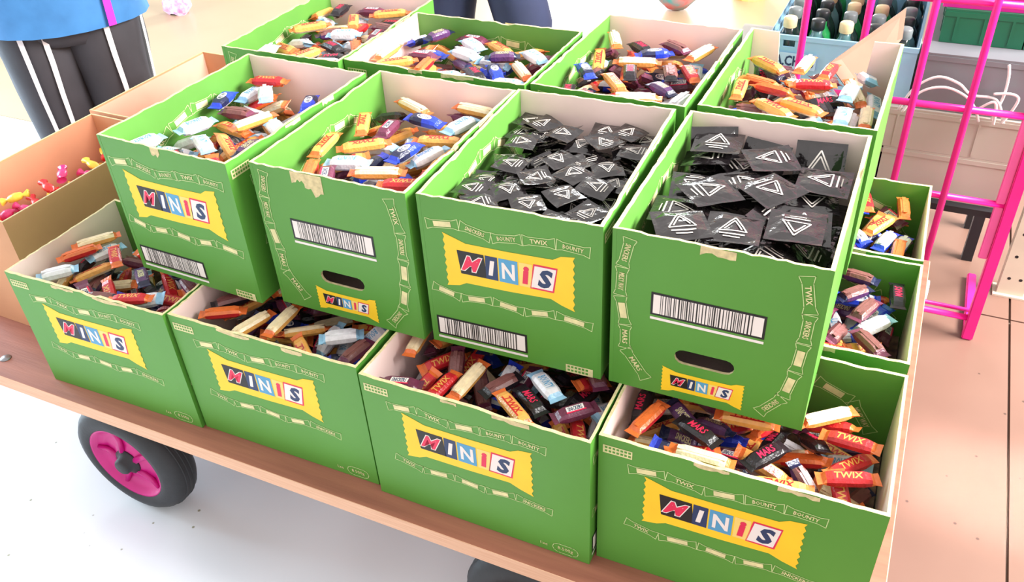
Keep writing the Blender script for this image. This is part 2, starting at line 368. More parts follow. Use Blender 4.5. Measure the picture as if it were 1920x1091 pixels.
BOX = dict(
 B0=('L', 0, -1.3233, -0.0083, 0.0126), B1=('L', 0, -0.9185, 0.0036, 0.0060), B2=('L', 0, -0.5068, -0.0046, -0.0061), B3=('L', 0, -0.1020, 0.0139, 0.009),
 R2=('L', 0, -0.1047, 0.336, 0.0043), R3=('L', 0, -0.1066, 0.637, 0.0137),
 T0=('S', 1, -1.0683, 0.1034, -0.035), T1=('S', 1, -0.7427, 0.1127, -0.0039), T2=('S', 1, -0.4341, 0.1179, 0.0314), T3=('S', 1, -0.128, 0.1301, 0.0024),
 U0=('S', 1, -1.1391, 0.520, 0.0075), U1=('L', 1, -0.8428, 0.5394, -0.0067), U2=('S', 1, -0.4349, 0.546, -0.0241), U3=('S', 1, -0.1235, 0.5545, -0.014))
WHERE = dict(B0='lower front carton beside the open brown boxes', B1='lower front carton second from the brown boxes', B2='lower front carton third from the brown boxes',
 B3='lower front carton at the bare floor end', R2='middle lower carton on the bare floor end', R3='rear lower carton beside the pink grid panel',
 T0='upper logo carton nearest the brown boxes', T1='upper hand-hole carton with torn white patch', T2='upper carton with logo and barcode', T3='upper hand-hole carton of black packets',
 U0='upper rear carton nearest the blue shirt person', U1='upper rear carton turned sideways', U2='upper rear carton with whole pink back wall', U3='upper rear carton with broken back wall')
LAB = dict(B0='green printed candy carton, lower front row, beside the open brown cardboard boxes', B1='green printed candy carton, lower front row, second from the brown boxes',
 B2='green printed candy carton, lower front row, third from the brown boxes', B3='green printed candy carton, lower front row, at the bare floor end',
 R2='green candy carton, lower layer, middle one along the bare floor end', R3='green candy carton, lower layer, rear one beside the pink grid panel',
 T0='green upper carton of mixed bars with logo and barcode above brown box end', T1='green upper carton of mixed bars with hand hole and torn white patch',
 T2='green upper carton with logo and barcode full of small black sachets', T3='green upper carton with hand hole full of large black sachets',
 U0='green upper rear carton of bars nearest the person in blue shirt', U1='green upper rear carton turned sideways, long wall behind its bars',
 U2='green upper rear carton of bars with whole pink back wall', U3='green upper rear carton of bars with broken back wall by pink grid panel')
ROOT = {}
for k, (o, l, x, y, r) in BOX.items():
    ROOT[k] = carton(k, o, l, x, y, r, LAB[k], flip=k in ('T0', 'T2'), tornback=(k == 'U3'),
                     patch={'T1': [(0.075, 0.10, 0.022), (0.10, 0.135, 0.04)], 'T3': [(0.117, 0.165, 0.016)], 'T0': [(0.12, 0.14, 0.018)]}.get(k, ()))
for j in range(2):
    for i in range(3):
        carton(f'H{i}{j}', 'L', 0, -1.3225 + 0.4055 * i, 0.336 + 0.301 * j, 0.0, 'green candy carton, lower layer, hidden under the upper cartons', prints=False)

# ------------------------------------------------------------------ candy
def wrap(name, rgb, rough=0.3): return mat('wrap_' + name, rgb, rough, var=0.12, scale=90, bump=0.25, bscale=220, spec=0.6)
def candy_mesh(name, ln, wd, h, body, end, back, txt, txtm, plate=None, half=None, stripe=None):
    mb = MB(); a, b = wd / 2, h / 2; e = 0.013
    ring = lambda x, a_, b_: [(x, a_ * .65, -b_), (x, a_, -b_ * .45), (x, a_, b_ * .45), (x, a_ * .65, b_), (x, -a_ * .65, b_), (x, -a_, b_ * .45), (x, -a_, -b_ * .45), (x, -a_ * .65, -b_)]
    X = ln / 2
    st = [(-X, a * 1.08, .0006), (-X + e * .6, a * .92, .0012), (-X + e, a * .9, b * .7), (-X + e * 1.7, a, b), (0, a, b), (X - e * 1.7, a, b), (X - e, a * .9, b * .7), (X - e * .6, a * .92, .0012), (X, a * 1.08, .0006)]
    R_ = [ring(*q) for q in st]
    for i in range(len(st) - 1):
        isend = i in (0, 1, 6, 7); bm_ = body if not half or i < 4 else half
        for j in range(8):
            q = [R_[i][j], R_[i][(j + 1) % 8], R_[i + 1][(j + 1) % 8], R_[i + 1][j]]
            m = end if isend else (back if j in (7, 0, 6) else bm_)
            mb.add(q, [(3, 2, 1, 0)], m)
    mb.add(R_[0], [tuple(range(8))], end); mb.add(R_[-1], [tuple(range(8))[::-1]], end)
    mb.box(-X + e, X - e, -0.0035, 0.0035, -b - 0.0007, -b + .0003, back)
    bl = ln - 2 * e * 1.6; z = b + 0.0003
    if plate == 'oval': mb.add([(bl * .40 * math.cos(t), wd * .30 * math.sin(t), z) for t in np.linspace(0, 2 * PI, 13)[:-1]], [tuple(range(12))], WHITE); z += .0002
    if plate == 'slab': mb.add([(-bl * .42, -wd * .2, z), (bl * .38, -wd * .2, z), (bl * .42, wd * .22, z), (-bl * .38, wd * .22, z)], [(0, 1, 2, 3)], WHITE); z += .0002
    if stripe: mb.add([(-bl * .45, -wd * .31, z), (bl * .45, -wd * .31, z), (bl * .45, -wd * .2, z), (-bl * .45, -wd * .2, z)], [(0, 1, 2, 3)], stripe); z += .0001
    v, f = text2d(txt, 1, 0.2, 0.02); hh = wd * (.34 if plate else .5); ww = (v[:, 0].max() - v[:, 0].min()) * hh; k = min(1.0, bl * (.66 if plate else .86) / ww)
    mb.add([(p[0] * hh * k, p[1] * hh, z) for p in v], f, txtm)
    return mb.mesh(name)
KIND = {}
def defk(name, desc, ln, wd, h, *a, **k): KIND[name] = dict(me=candy_mesh(name, ln, wd, h, *a, **k), dim=(ln, wd * 1.06, h), desc=desc)
RED = wrap('red', (196, 36, 44)); GOLD = wrap('gold', (232, 166, 84), 0.28); ORNG = wrap('orange', (224, 110, 52))
BLUE = wrap('blue', (34, 62, 196)); DNAVY = wrap('dark_navy', (24, 30, 66)); BRN = wrap('maroon_brown', (104, 44, 70)); CHOC = wrap('chocolate', (122, 74, 72), 0.4)
BLK = wrap('black', (30, 26, 32)); SILV = wrap('silver_white', (226, 224, 230)); PALEB = wrap('pale_blue', (150, 196, 226)); CRM = wrap('cream', (236, 214, 176)); PLUM = wrap('plum', (86, 50, 96))
defk('gold_candy_bar', 'gold mini bar with red lettering', 0.098, 0.023, 0.017, GOLD, ORNG, CRM, 'TWIX', RED, stripe=RED)
defk('red_candy_bar', 'red mini bar with gold lettering', 0.088, 0.023, 0.017, RED, ORNG, ORNG, 'TWIX', GOLD)
defk('blue_candy_bar', 'blue mini bar with white oval', 0.080, 0.026, 0.019, DNAVY, BLUE, SILV, 'MILKY WAY', NAVY, plate='oval', half=BLUE)
defk('brown_candy_bar', 'maroon mini bar with white plate', 0.078, 0.026, 0.020, BRN, BRN, CHOC, 'SNICKERS', NAVY, plate='slab', stripe=PINKR)
defk('black_candy_bar', 'black mini bar with red lettering', 0.078, 0.026, 0.020, BLK, BLK, CHOC, 'MARS', PINKR)
defk('white_candy_bar', 'white mini bar with blue lettering', 0.080, 0.028, 0.020, SILV, PALEB, SILV, 'BOUNTY', SKYB)
defk('plum_candy_bar', 'plum mini bar with cream lettering', 0.074, 0.024, 0.019, PLUM, DNAVY, CHOC, 'SNICKERS', CREAM)
FOIL = mat('black_film', (26, 22, 24), 0.16, var=0.3, scale=30, bump=0.9, bscale=38, spec=0.9)
SLINE = mat('silver_line', (206, 198, 192), 0.35, var=0.1)
def sachet_mesh(name, sz, seed):
    mb = MB(); rr = random.Random(seed); n = 7; P = []
    c1, c2 = rr.uniform(-.12, .12), rr.uniform(-.12, .12)
    def zf(u, v):
        e = max(abs(u), abs(v)); t = max(0, 1 - (e / .86) ** 4) * .1 if e < .86 else 0.0
        return t, (c1 * u * u + c2 * v * v - .05 * u * v) + .02 * math.sin(5 * u + seed) * math.cos(4 * v)
    g = [-1, -.86, -.5, 0, .5, .86, 1]
    for s in (1, -1):
        mb.add([(u * sz / 2, v * sz / 2, (zf(u, v)[1] + s * (zf(u, v)[0] + .006)) * sz / 2) for u in g for v in g], [((i * n + j, (i + 1) * n + j, (i + 1) * n + j + 1, i * n + j + 1) if s > 0 else (i * n + j + 1, (i + 1) * n + j + 1, (i + 1) * n + j, i * n + j)) for i in range(n - 1) for j in range(n - 1)], FOIL)
    def on(u, v, s): t, b = zf(u, v); return (u * sz / 2, v * sz / 2, (b + s * (t + .022)) * sz / 2)
    def seg(a, b, wd, s):
        d = np.array(b) - np.array(a); l = np.hypot(*d); nn = np.array((-d[1], d[0])) / l * wd / 2; k = 3
        q = []
        for i in range(k + 1):
            p = np.array(a) + d * i / k; q += [on(*(p - nn), s), on(*(p + nn), s)]
        mb.add(q, [(2 * i, 2 * i + 2, 2 * i + 3, 2 * i + 1) if s > 0 else (2 * i + 1, 2 * i + 3, 2 * i + 2, 2 * i) for i in range(k)], SLINE)
    for s in (1, -1):
        for k in (1.0, .62):
            A, B, C = (0, .62 * k + .02), (-.5 * k, -.3 * k + .02), (.5 * k, -.3 * k + .02)
            seg(A, B, .06, s); seg(A, C, .06, s)
            if k == 1.0: seg(B, C, .06, s)
        seg((-.45, -.5), (.45, -.5), .07, s); seg((-.3, -.66), (.3, -.66), .05, s)
    return mb.mesh(name)
SACH = {'small_black_sachet': [sachet_mesh('small_black_sachet', 0.052, i) for i in range(4)], 'large_black_sachet': [sachet_mesh('large_black_sachet', 0.078, 10 + i) for i in range(4)]}
for k, s, dsc in (('small_black_sachet', .052, 'small black sachet with silver triangle'), ('large_black_sachet', .078, 'large black sachet with silver triangle')):
    KIND[k] = dict(me=None, dim=(s, s, .12 * s), desc=dsc)

class Heap:
    def __init__(s, w, d, base, res=0.004):
        s.w, s.d = w, d; s.x = np.arange(-w / 2 + res / 2, w / 2, res); s.y = np.arange(-d / 2 + res / 2, d / 2, res)
        s.X, s.Y = np.meshgrid(s.x, s.y, indexing='ij'); s.h = base(s.X, s.Y) if callable(base) else np.full_like(s.X, base)
    def drop(s, dim, zmax, zone, yaw=None, tries=7, tilt=0.0, target=None, qt=.97):
        l, wd, h = dim; best = None
        for _ in range(tries):
            a = rng.uniform(0, 2 * PI) if yaw is None else rng.normal(*yaw); c, n = math.cos(a), math.sin(a)
            ex = abs(c) * l / 2 + abs(n) * wd / 2 + .003; ey = abs(n) * l / 2 + abs(c) * wd / 2 + .003
            x0, x1, y0, y1 = max(-s.w / 2 + ex, zone[0]), min(s.w / 2 - ex, zone[1]), max(-s.d / 2 + ey, zone[2]), min(s.d / 2 - ey, zone[3])
            if x1 <= x0 or y1 <= y0: continue
            px, py = rng.uniform(x0, x1), rng.uniform(y0, y1)
            U = (s.X - px) * c + (s.Y - py) * n; V = -(s.X - px) * n + (s.Y - py) * c
            m = (abs(U) < l / 2 + .001) & (abs(V) < wd / 2 + .001)
            if m.sum() < 8: continue
            hh = s.h[m]; sc = .4 * hh.mean() + .6 * hh.max()
            if best is None or sc < best[0]: best = (sc, px, py, c, n, m, U, V, hh)
        if best is None: return None
        sc, px, py, c, n, m, U, V, hh = best
        A = np.c_[U[m], V[m], np.ones(m.sum())]; k, *_ = np.linalg.lstsq(A, hh, rcond=None)
        gu = float(np.clip(k[0] + rng.normal(0, tilt), -.5, .5)); gv = float(np.clip(k[1] + rng.normal(0, tilt), -.45, .45))
        off = float(np.quantile(hh - gu * U[m] - gv * V[m], qt))
        top = off + gu * U[m] + gv * V[m] + h
        if top.max() > zmax:
            gu = gv = 0.0; off = float(np.quantile(hh, qt)); top = np.full(m.sum(), off + h)
            if top.max() > zmax: return None
        s.h[m] = np.maximum(s.h[m], top)
        ux = Vector((c, n, gu)).normalized(); vx = Vector((-n, c, gv)); nz = ux.cross(vx).normalized(); vx = nz.cross(ux)
        p = Vector((px, py, off)) + nz * (h / 2 + .0005)
        return Matrix(((ux.x, vx.x, nz.x, p.x), (ux.y, vx.y, nz.y, p.y), (ux.z, vx.z, nz.z, p.z), (0, 0, 0, 1)))
FLIPX = Matrix.Rotation(PI, 4, 'X')
FILL = mat('candy_fill', (74, 50, 52), 0.6, rgb2=(150, 110, 90), scale=60)
def fill_box(key, n_under, n_top, weights, level=0.062, zone=None, zmax=None, yaw=None, dome=0.012, tilt=0.09, qt=.985):
    root = ROOT[key]; bpy.context.view_layer.update()
    M = Matrix.Translation(root.location) @ Matrix.Rotation(root.rotation_euler.z, 4, 'Z')
    w, d = L_ - 2 * TL - .002, S_ - 2 * TL - .002; z0 = H_ - level - 0.088
    hp = Heap(w, d, lambda X, Y: z0 + dome * np.cos(X / w * PI) * np.cos(Y / d * PI) + 0.006 * np.sin(X * 40 + len(key)) * np.sin(Y * 35))
    zm = zmax or (H_ + 0.02); full = (-w / 2, w / 2, -d / 2, d / 2); zone = zone or full
    names = list(weights); pr = np.array([weights[k] for k in names], float); pr /= pr.sum()
    st = MB()
    # base mass of the heap, under the loose bars
    gx, gy = 14, 11; base = [(x, y, z0 - 0.004 + dome * math.cos(x / w * PI) * math.cos(y / d * PI) + rng.uniform(-.004, .002)) for x in np.linspace(-w / 2, w / 2, gx) for y in np.linspace(-d / 2, d / 2, gy)]
    st.add(base, [(i * gy + j, (i + 1) * gy + j, (i + 1) * gy + j + 1, i * gy + j + 1) for i in range(gx - 1) for j in range(gy - 1)], FOIL if 'sachet' in names[0] else FILL)
    def pick():
        k = names[rng.choice(len(names), p=pr)]; me = KIND[k]['me'] or SACH[k][int(rng.integers(4))]; return k, me
    for _ in range(n_under):
        k, me = pick(); T = hp.drop(KIND[k]['dim'], zm, full, yaw, 14, tilt * .4, None, qt)
        if T is None: continue
        if rng.random() < .4: T = T @ FLIPX
        vs_ = [(T @ p.co)[:] for p in me.vertices]; off = len(st.v); st.v += vs_
        mi = [st.mi(m) for m in me.materials]
        for p in me.polygons: st.f.append(tuple(i + off for i in p.vertices)); st.m.append(mi[p.material_index])
    so = st.build('candy_fill_rubble'); so.location = root.location; so.rotation_euler = root.rotation_euler
    tag(so, f'buried lower layer of wrapped candy in {WHERE[key]}', 'candy', kind='stuff')
    got = 0
    for _ in range(int(n_top * 3)):
        if got >= n_top: break
        k, me = pick(); T = hp.drop(KIND[k]['dim'], zm, zone, yaw, 10, tilt, None, qt)
        if T is None: continue
        got += 1
        if rng.random() < .28: T = T @ FLIPX
        o = link(k, me); o.matrix_world = M @ T
        tag(o, f"{KIND[k]['desc']} in {WHERE[key]}", 'sachet' if 'sachet' in k else 'candy bar', f"{k.replace('_', ' ')}s in {WHERE[key]}")
    return hp
MIXU = dict(white_candy_bar=5, gold_candy_bar=4, brown_candy_bar=2.5, blue_candy_bar=1.6, black_candy_bar=1.6, red_candy_bar=1.4, plum_candy_bar=1.2)
MIXL = dict(gold_candy_bar=3, brown_candy_bar=3, black_candy_bar=2.6, blue_candy_bar=2, red_candy_bar=2, white_candy_bar=1.4, plum_candy_bar=1.6)
for k in ('T0', 'T1', 'U0', 'U1', 'U2', 'U3'): fill_box(k, 26, 100, MIXU, level=0.048 if k[0] == 'U' else 0.056, zmax=H_ - (0.03 if k == 'U3' else 0.016 if k[0] == 'U' else 0.027))
ZMB = H_ - 0.018
for k in ('B0', 'B1', 'B2', 'B3'): fill_box(k, 34, 66, MIXL if k != 'B0' else dict(MIXL, white_candy_bar=4, gold_candy_bar=4), level=0.070, zone=(-1, 1, -1, 0.05), zmax=ZMB, dome=0.003, yaw=(0.2, 0.7) if k == 'B3' else None)
for k in ('R2', 'R3'): fill_box(k, 34, 60, MIXL, level=0.072, zone=(-0.02, 1, -1, 1), zmax=ZMB, dome=0.003)
fill_box('T2', 40, 160, dict(small_black_sachet=1), level=0.042, tilt=0.38, qt=.94, zmax=H_ - .03)
fill_box('T3', 14, 80, dict(large_black_sachet=1), level=0.034, tilt=0.38, qt=.93, zmax=H_ - .018)

for bx, rx_, ry_, dz in ((0.055, 1.0, 0.35, 0.0), (0.135, 0.85, -0.2, -0.012), (0.225, 1.05, 0.12, 0.0)):   # packets leaning on the rear wall
    o = link('large_black_sachet', SACH['large_black_sachet'][int(bx * 100) % 4], None, (-0.128 + bx, 0.130 + 0.358, 2 * H_ - 0.045 + dz)); o.rotation_euler = (rx_, 0, ry_)
    tag(o, f"large black sachet leaning on the rear wall in {WHERE['T3']}", 'sachet', 'sachets leaning on a carton wall')

# ------------------------------------------------------------------ cart
cart = empty('platform_cart', (-0.75, 0.5, ZF)); tag(cart, 'wooden platform cart with magenta wheels carrying the green cartons', 'cart')
IC = Matrix.Translation((0.75, -0.5, -ZF))
def cpart(mb, name, parent=cart, **k):
    mb.v = [(x + 0.75, y - 0.5, z - ZF) for x, y, z in mb.v]; return mb.build(name, parent, **k)
X0, X1, Y0, Y1, TH = -1.95, 0.335, -0.046, 1.10, 0.032
m = MB(); m.box(X0, X1, Y0, Y1, -TH, 0, PLY); me_ = m
dk = cpart(m, 'deck')
m = MB()
for a in ((X0, X1, Y0 - .0015, Y0), (X0, X1, Y1, Y1 + .0015), (X0 - .0015, X0, Y0, Y1), (X1, X1 + .0015, Y0, Y1)): m.box(*a, -TH, -0.0005, PLYE)
cpart(m, 'deck_edge', dk)
for bx, by in ((-1.487, 0.0), (-1.86, 0.02), (-1.42, 1.06), (-1.86, 1.06)):
    m = MB(); m.lathe([(0.0, 0.004), (0.008, 0.0035), (0.012, 0.001), (0.0125, 0)], STEEL, 14, 'z', (bx, by, 0.0002)); cpart(m, 'bolt', dk, smooth=True)
m = MB(); m.box(-1.55, 0.2, 0.1, 0.16, -0.075, -TH - .0005, DARK); m.box(-1.55, 0.2, 0.88, 0.94, -0.075, -TH - .0005, DARK); cpart(m, 'under_frame')
WZ, WR = -0.23, 0.15
TIRE = [(0.098, 0.004), (0.104, -0.001), (0.118, -0.002), (0.135, 0.004), (0.146, 0.016), (0.150, 0.030), (0.150, 0.052), (0.146, 0.066), (0.135, 0.078), (0.118, 0.084), (0.098, 0.080)]
for wx, wy, sgn in ((-1.224, -0.006, 1), (-0.215, -0.006, 1), (-1.224, 1.06, -1), (-0.215, 1.06, -1)):
    c_ = (wx, wy, WZ); pf = lambda P: [(r, h * sgn) for r, h in P]
    m = MB(); m.lathe(pf(TIRE), RUBBER, 48, 'y', c_, False)
    for gr in (0.03, 0.041, 0.052): m.lathe(pf([(0.1495, gr - .002), (0.1515, gr - .0015), (0.1515, gr + .0015), (0.1495, gr + .002)]), RUBBER, 48, 'y', c_, False)
    rim = MB(); rim.lathe(pf([(0.03, 0.012), (0.045, 0.02), (0.07, 0.024), (0.090, 0.016), (0.096, 0.003), (0.100, 0.002), (0.1005, 0.02)]), MAGENTA, 48, 'y', c_, False)
    rim.lathe(pf([(0.0, 0.03), (0.099, 0.03)]), MAGENTA, 48, 'y', c_)
    wh = cpart(rim, 'wheel', smooth=True)
    wh_t = m; wh_t.v = [(x + 0.75, y - 0.5, z - ZF) for x, y, z in wh_t.v]; wh_t.build('tire', wh, smooth=True)
    for a in range(5):
        q = MB(); t = 2 * PI * a / 5 + .5; cx_, cz_ = math.cos(t), math.sin(t)
        q.tube([(wx + cx_ * .03, wy + sgn * .014, WZ + cz_ * .03), (wx + cx_ * .06, wy + sgn * .019, WZ + cz_ * .06), (wx + cx_ * .09, wy + sgn * .016, WZ + cz_ * .09)], [.009, .007, .006], MAGENTA, 6); cpart(q, 'spoke', wh, smooth=True)
    q = MB(); q.lathe(pf([(0.0, -0.012), (0.016, -0.012), (0.020, -0.008), (0.022, 0.004), (0.034, 0.010), (0.034, 0.016)]), RUBBER, 20, 'y', c_); cpart(q, 'hub_cap', wh, smooth=True)
    q = MB(); q.box(wx - .02, wx + .02, wy + (.088 if sgn > 0 else -.094), wy + (.094 if sgn > 0 else -.088), WZ - .03, -TH - .0005, DARK); q.box(wx - .05, wx + .05, wy + (.088 if sgn > 0 else -.16), wy + (.16 if sgn > 0 else -.088), -0.04, -TH - .0005, DARK); cpart(q, 'wheel_bracket')
q = MB(); q.box(-1.475, -1.44, -0.02, 0.02, -0.06, -TH - .0005, DARK, .004); cpart(q, 'stop_bracket')

# ------------------------------------------------------------------ brown cardboard boxes on the cart
def brown_box(x0, x1, y0, y1, h, label, rz=0.0, inner=KRAFTIN):
    cx, cy = (x0 + x1) / 2, (y0 + y1) / 2; r = empty('brown_carton', (cx, cy, 0.0006), rz); tag(r, label, 'cardboard box', 'open brown boxes on the cart')
    a, b = (x1 - x0) / 2, (y1 - y0) / 2; t = .005
    m = MB(); m.box(-a + t, a - t, -b + t, b - t, 0, .005, KRAFT); m.build('base', r)
    def wall(nm, X0, X1, Y0, Y1):
        m = MB(); m.box(X0, X1, Y0, Y1, 0, h, KRAFT); m.box(X0 + .0006, X1 - .0006, Y0 + .0006, Y1 - .0006, h, h + .0008, TANEDGE); return m.build(nm, r)
    wall('side_panel', -a, -a + t, -b, b); wall('side_panel', a - t, a, -b, b); wall('end_panel', -a + t, a - t, -b, -b + t); wall('end_panel', -a + t, a - t, b - t, b)
    m = MB(); m.box(-a + t, -a + t + .0012, -b + t, b - t, .006, h - .004, inner); m.build('inner_flap', r)
    return r
brown_box(-1.70, -1.447, 0.105, 0.575, 0.300, 'open brown cardboard box holding red and yellow sweets beside front cartons', -0.02)
brown_box(-1.715, -1.45, 0.590, 1.02, 0.300, 'open brown cardboard box behind the box of red sweets', -0.015, inner=mat('lit_cardboard_tone', (236, 190, 168), .8))  # brightness of the lit inner wall put into its colour
PAPER = mat('pink_paper', (240, 204, 190), .7)
m = MB(); rowsn = 9; P = []
for i in range(rowsn):
    yy = 0.135 + 0.405 * i / (rowsn - 1)
    for (xx, zz) in ((-1.680, .17), (-1.66, .168), (-1.63, .185), (-1.58, .205), (-1.53, .215), (-1.505, .205)): P.append((xx + 0.004 * math.sin(i), yy, zz + .006 * math.sin(i * 1.7 + xx * 40)))
m.add(P + [(x, y, z - .0015) for x, y, z in P], [(i * 6 + j, i * 6 + j + 1, i * 6 + j + 7, i * 6 + j + 6) for i in range(rowsn - 1) for j in range(5)] + [(54 + i * 6 + j + 6, 54 + i * 6 + j + 7, 54 + i * 6 + j + 1, 54 + i * 6 + j) for i in range(rowsn - 1) for j in range(5)], PAPER)
tag(m.build('packing_paper', smooth=True), 'pale pink packing paper lying inside the open brown box', 'paper')
SW = dict(red_sweet=(wrap('sweet_red', (226, 52, 48)), 'red wrapped sweet in the open brown box'), yellow_sweet=(wrap('sweet_yellow', (250, 214, 70)), 'yellow wrapped sweet in the open brown box'),
          pink_sweet=(wrap('sweet_pink', (226, 60, 130)), 'pink wrapped sweet in the open brown box'))
SWM = {}
for k, (mm, lb) in SW.items():
    q = MB(); q.rings([[(x, a * math.cos(t), a * .7 * math.sin(t)) for t in np.linspace(0, 2 * PI, 9)[:-1]] for x, a in ((-.03, .012), (-.018, .004), (-.014, .010), (0, .013), (.014, .010), (.018, .004), (.03, .012))], mm); SWM[k] = q.mesh(k, True)
for i in range(46):
    k = rng.choice(['red_sweet', 'red_sweet', 'yellow_sweet', 'pink_sweet']); px = rng.uniform(-1.56, -1.492)
    o = link(k, SWM[k], None, (px, 0.135 + 0.41 * ((i * 0.618) % 1), 0.225 + 0.012 * (i % 3) + (0.03 if i >= 30 else 0))); o.rotation_euler = (rng.uniform(-.4, .4), rng.uniform(-.4, .4), rng.uniform(0, PI)); tag(o, SW[k][1], 'sweet', k.replace('_', ' ') + 's in the brown box')
q = MB(); q.box(-1.66, -1.468, 0.125, 0.552, .006, .16, PAPER); tag(q.build('inner_carton_block'), 'closed pale carton packed under the sweets in brown box', 'carton')

# ------------------------------------------------------------------ pink grid panel trolley and what is on it
CX0, CX1, CY0, CTOP = -0.06, 0.496, 1.356, 1.25
cage = empty('grid_panel', (CX1, CY0, ZF)); tag(cage, 'pink metal grid panel standing in front of the crate rack', 'grid panel')
OFF = Vector(cage.location)
def gpart(mb, name, parent=cage, **k): mb.v = [(x - OFF.x, y - OFF.y, z - OFF.z) for x, y, z in mb.v]; return mb.build(name, parent, **k)
m = MB(); m.box(CX1 - .014, CX1 + .014, CY0 - .014, CY0 + .014, ZF + .0005, CTOP, PINKBAR, .003); gpart(m, 'corner_post')
m = MB(); m.box(CX1 - .036, CX1 - .0145, CY0 - .006, CY0 + .006, -0.12, CTOP, mat('light_pink_enamel', (250, 96, 176), .35), .002); gpart(m, 'side_bar')
m = MB(); m.box(CX1 - .012, CX1 + .012, CY0 + .0145, CY0 + .30, ZF + .0005, ZF + .02, PINKBAR, .003); gpart(m, 'foot')
m = MB(); m.box(CX0 - .012, CX0 + .012, CY0 - .012, CY0 + .30, ZF + .0005, ZF + .02, PINKBAR, .003); gpart(m, 'foot')
for z in (-0.315, 0.04, 0.277, 0.53, 0.78, 1.02, 1.24):
    m = MB(); m.tube([(CX0, CY0, z), (CX1 - .013, CY0, z)], .0085, PINKBAR, 10); gpart(m, 'cross_bar', smooth=True)
m = MB(); m.tube([(CX0, CY0 + .022, -0.305), (CX1 - .013, CY0 + .022, -0.305)], .006, MAGENTA, 8); gpart(m, 'cross_bar', smooth=True)
for xx in (-0.06, 0.08, 0.218, 0.341):
    m = MB(); m.tube([(xx, CY0 - .0165, (-0.36 if xx < 0 else -0.315)), (xx, CY0 - .0165, CTOP)], .0085, PINKBAR, 10); gpart(m, 'upright_bar', smooth=True)
RX0, RX1, RY0, RY1 = -0.33, 0.50, 1.405, 1.98
rack = empty('crate_rack', ((RX0 + RX1) / 2, (RY0 + RY1) / 2, ZF)); tag(rack, 'low dark metal rack holding the plastic crates behind the pink grid', 'rack')
OFF2 = Vector(rack.location)
def rpart(mb, name, parent=rack, **k): mb.v = [(x - OFF2.x, y - OFF2.y, z - OFF2.z) for x, y, z in mb.v]; return mb.build(name, parent, **k)
m = MB(); m.box(RX0, RX1, RY0, RY1, -0.03, -0.012, DARK); rpart(m, 'shelf_board')
for (px, py) in ((RX0 + .02, RY0 + .08), (RX1 - .02, RY0 + .36), (RX0 + .02, RY1 - .02), (RX1 - .02, RY1 - .02)):
    m = MB(); m.box(px - .015, px + .015, py - .015, py + .015, ZF + .0005, -0.0305, DARK); rpart(m, 'leg')
GREY = mat('grey_plastic', (116, 118, 124), .5, var=.06); BEIGE = mat('grey_beige_plastic', (176, 168, 158), .55, var=.06, scale=4); DGREEN = mat('dark_green_plastic', (20, 98, 70), .4); PURP = mat('magenta_plastic', (190, 16, 132), .45)
BLUEC = mat('pale_blue_plastic', (150, 200, 226), .45)
def crate(name, label, x0, x1, y0, y1, z0, z1, m_, ribs=0, group=None, lip=.012, t=.006, closed=False, slots=False):
    r = empty(name, ((x0 + x1) / 2, (y0 + y1) / 2, z0)); tag(r, label, 'crate', group); a, b, h = (x1 - x0) / 2, (y1 - y0) / 2, z1 - z0
    q = MB(); q.box(-a + t, a - t, -b + t, b - t, 0, t, m_); q.build('base', r)
    for nm, (p, w_, rz) in dict(front_wall=((0, -b), a, 0), rear_wall=((0, b), a, PI), side_wall=((-a, 0), b, -PI / 2)).items():
        for rep in ((0, 1) if nm == 'side_wall' else (0,)):
            q = MB()
            if slots and nm == 'side_wall':
                for k in range(5): q.box(-w_ + t, w_ - t, 0, t, k * h / 5, k * h / 5 + h * .12, m_)
            elif nm == 'front_wall' and slots:
                hw = .03; cz = h - .02
                q.box(-w_, w_, 0, t, 0, cz - .011, m_); q.box(-w_, w_, 0, t, cz + .011, h, m_); q.box(-w_, -w_ + .035, 0, t, cz - .011, cz + .011, m_); q.box(-w_ + .065, w_, 0, t, cz - .011, cz + .011, m_)
            else: q.box(-w_ + (t if nm == 'side_wall' else 0), w_ - (t if nm == 'side_wall' else 0), 0, t, 0, h, m_)
            q.box(-w_, w_, -.0017, -.0002, h - lip, h, m_)
            for k in range(ribs): xk = -w_ + 2 * w_ * (k + .5) / ribs; q.box(xk - .003, xk + .003, -.0017, -.0002, .006, h - lip, m_)
            wl = q.build(nm, r); pp = p if rep == 0 else (a, 0); wl.location = (pp[0], pp[1], 0); wl.rotation_euler = (0, 0, rz if rep == 0 else PI / 2)
    if closed: q = MB(); q.box(-a, a, -b, b, h, h + .006, m_); q.build('lid', r)
    return r
def stacky(z): return z
crate('beige_crate', 'grey beige stacking crate on the rack shelf, under its twin beside the corner post', 0.175, 0.345, 1.43, 1.92, -0.0115, 0.112, BEIGE, 0, 'grey beige crates', closed=True)
crate('beige_crate', 'grey beige stacking crate on the rack shelf at the corner post', 0.349, 0.478, 1.43, 1.92, -0.0115, 0.112, BEIGE, 0, 'grey beige crates', closed=True)
crate('beige_crate', 'wide grey beige stacking crate under the grey crate with cables', 0.10, 0.478, 1.43, 1.92, 0.1185, 0.222, BEIGE, 2, 'grey beige crates', closed=True)
crate('beige_crate', 'grey beige crate on the rack shelf under the bottle crate', -0.31, 0.171, 1.43, 1.92, -0.0115, 0.112, BEIGE, 0, 'grey beige crates', closed=True)
crate('grey_crate', 'dark grey crate behind the white cables behind the pink grid', 0.215, 0.478, 1.44, 1.90, 0.229, 0.368, GREY, 0, closed=True)
crate('green_crate', 'dark green plastic crate on the grey crate behind the pink grid', 0.245, 0.430, 1.52, 1.90, 0.3748, 0.452, DGREEN, 3, closed=True)
crate('green_crate', 'dark green plastic crate squeezed against the panel post', 0.433, 0.478, 1.52, 1.90, 0.3748, 0.452, DGREEN, 0, closed=True)
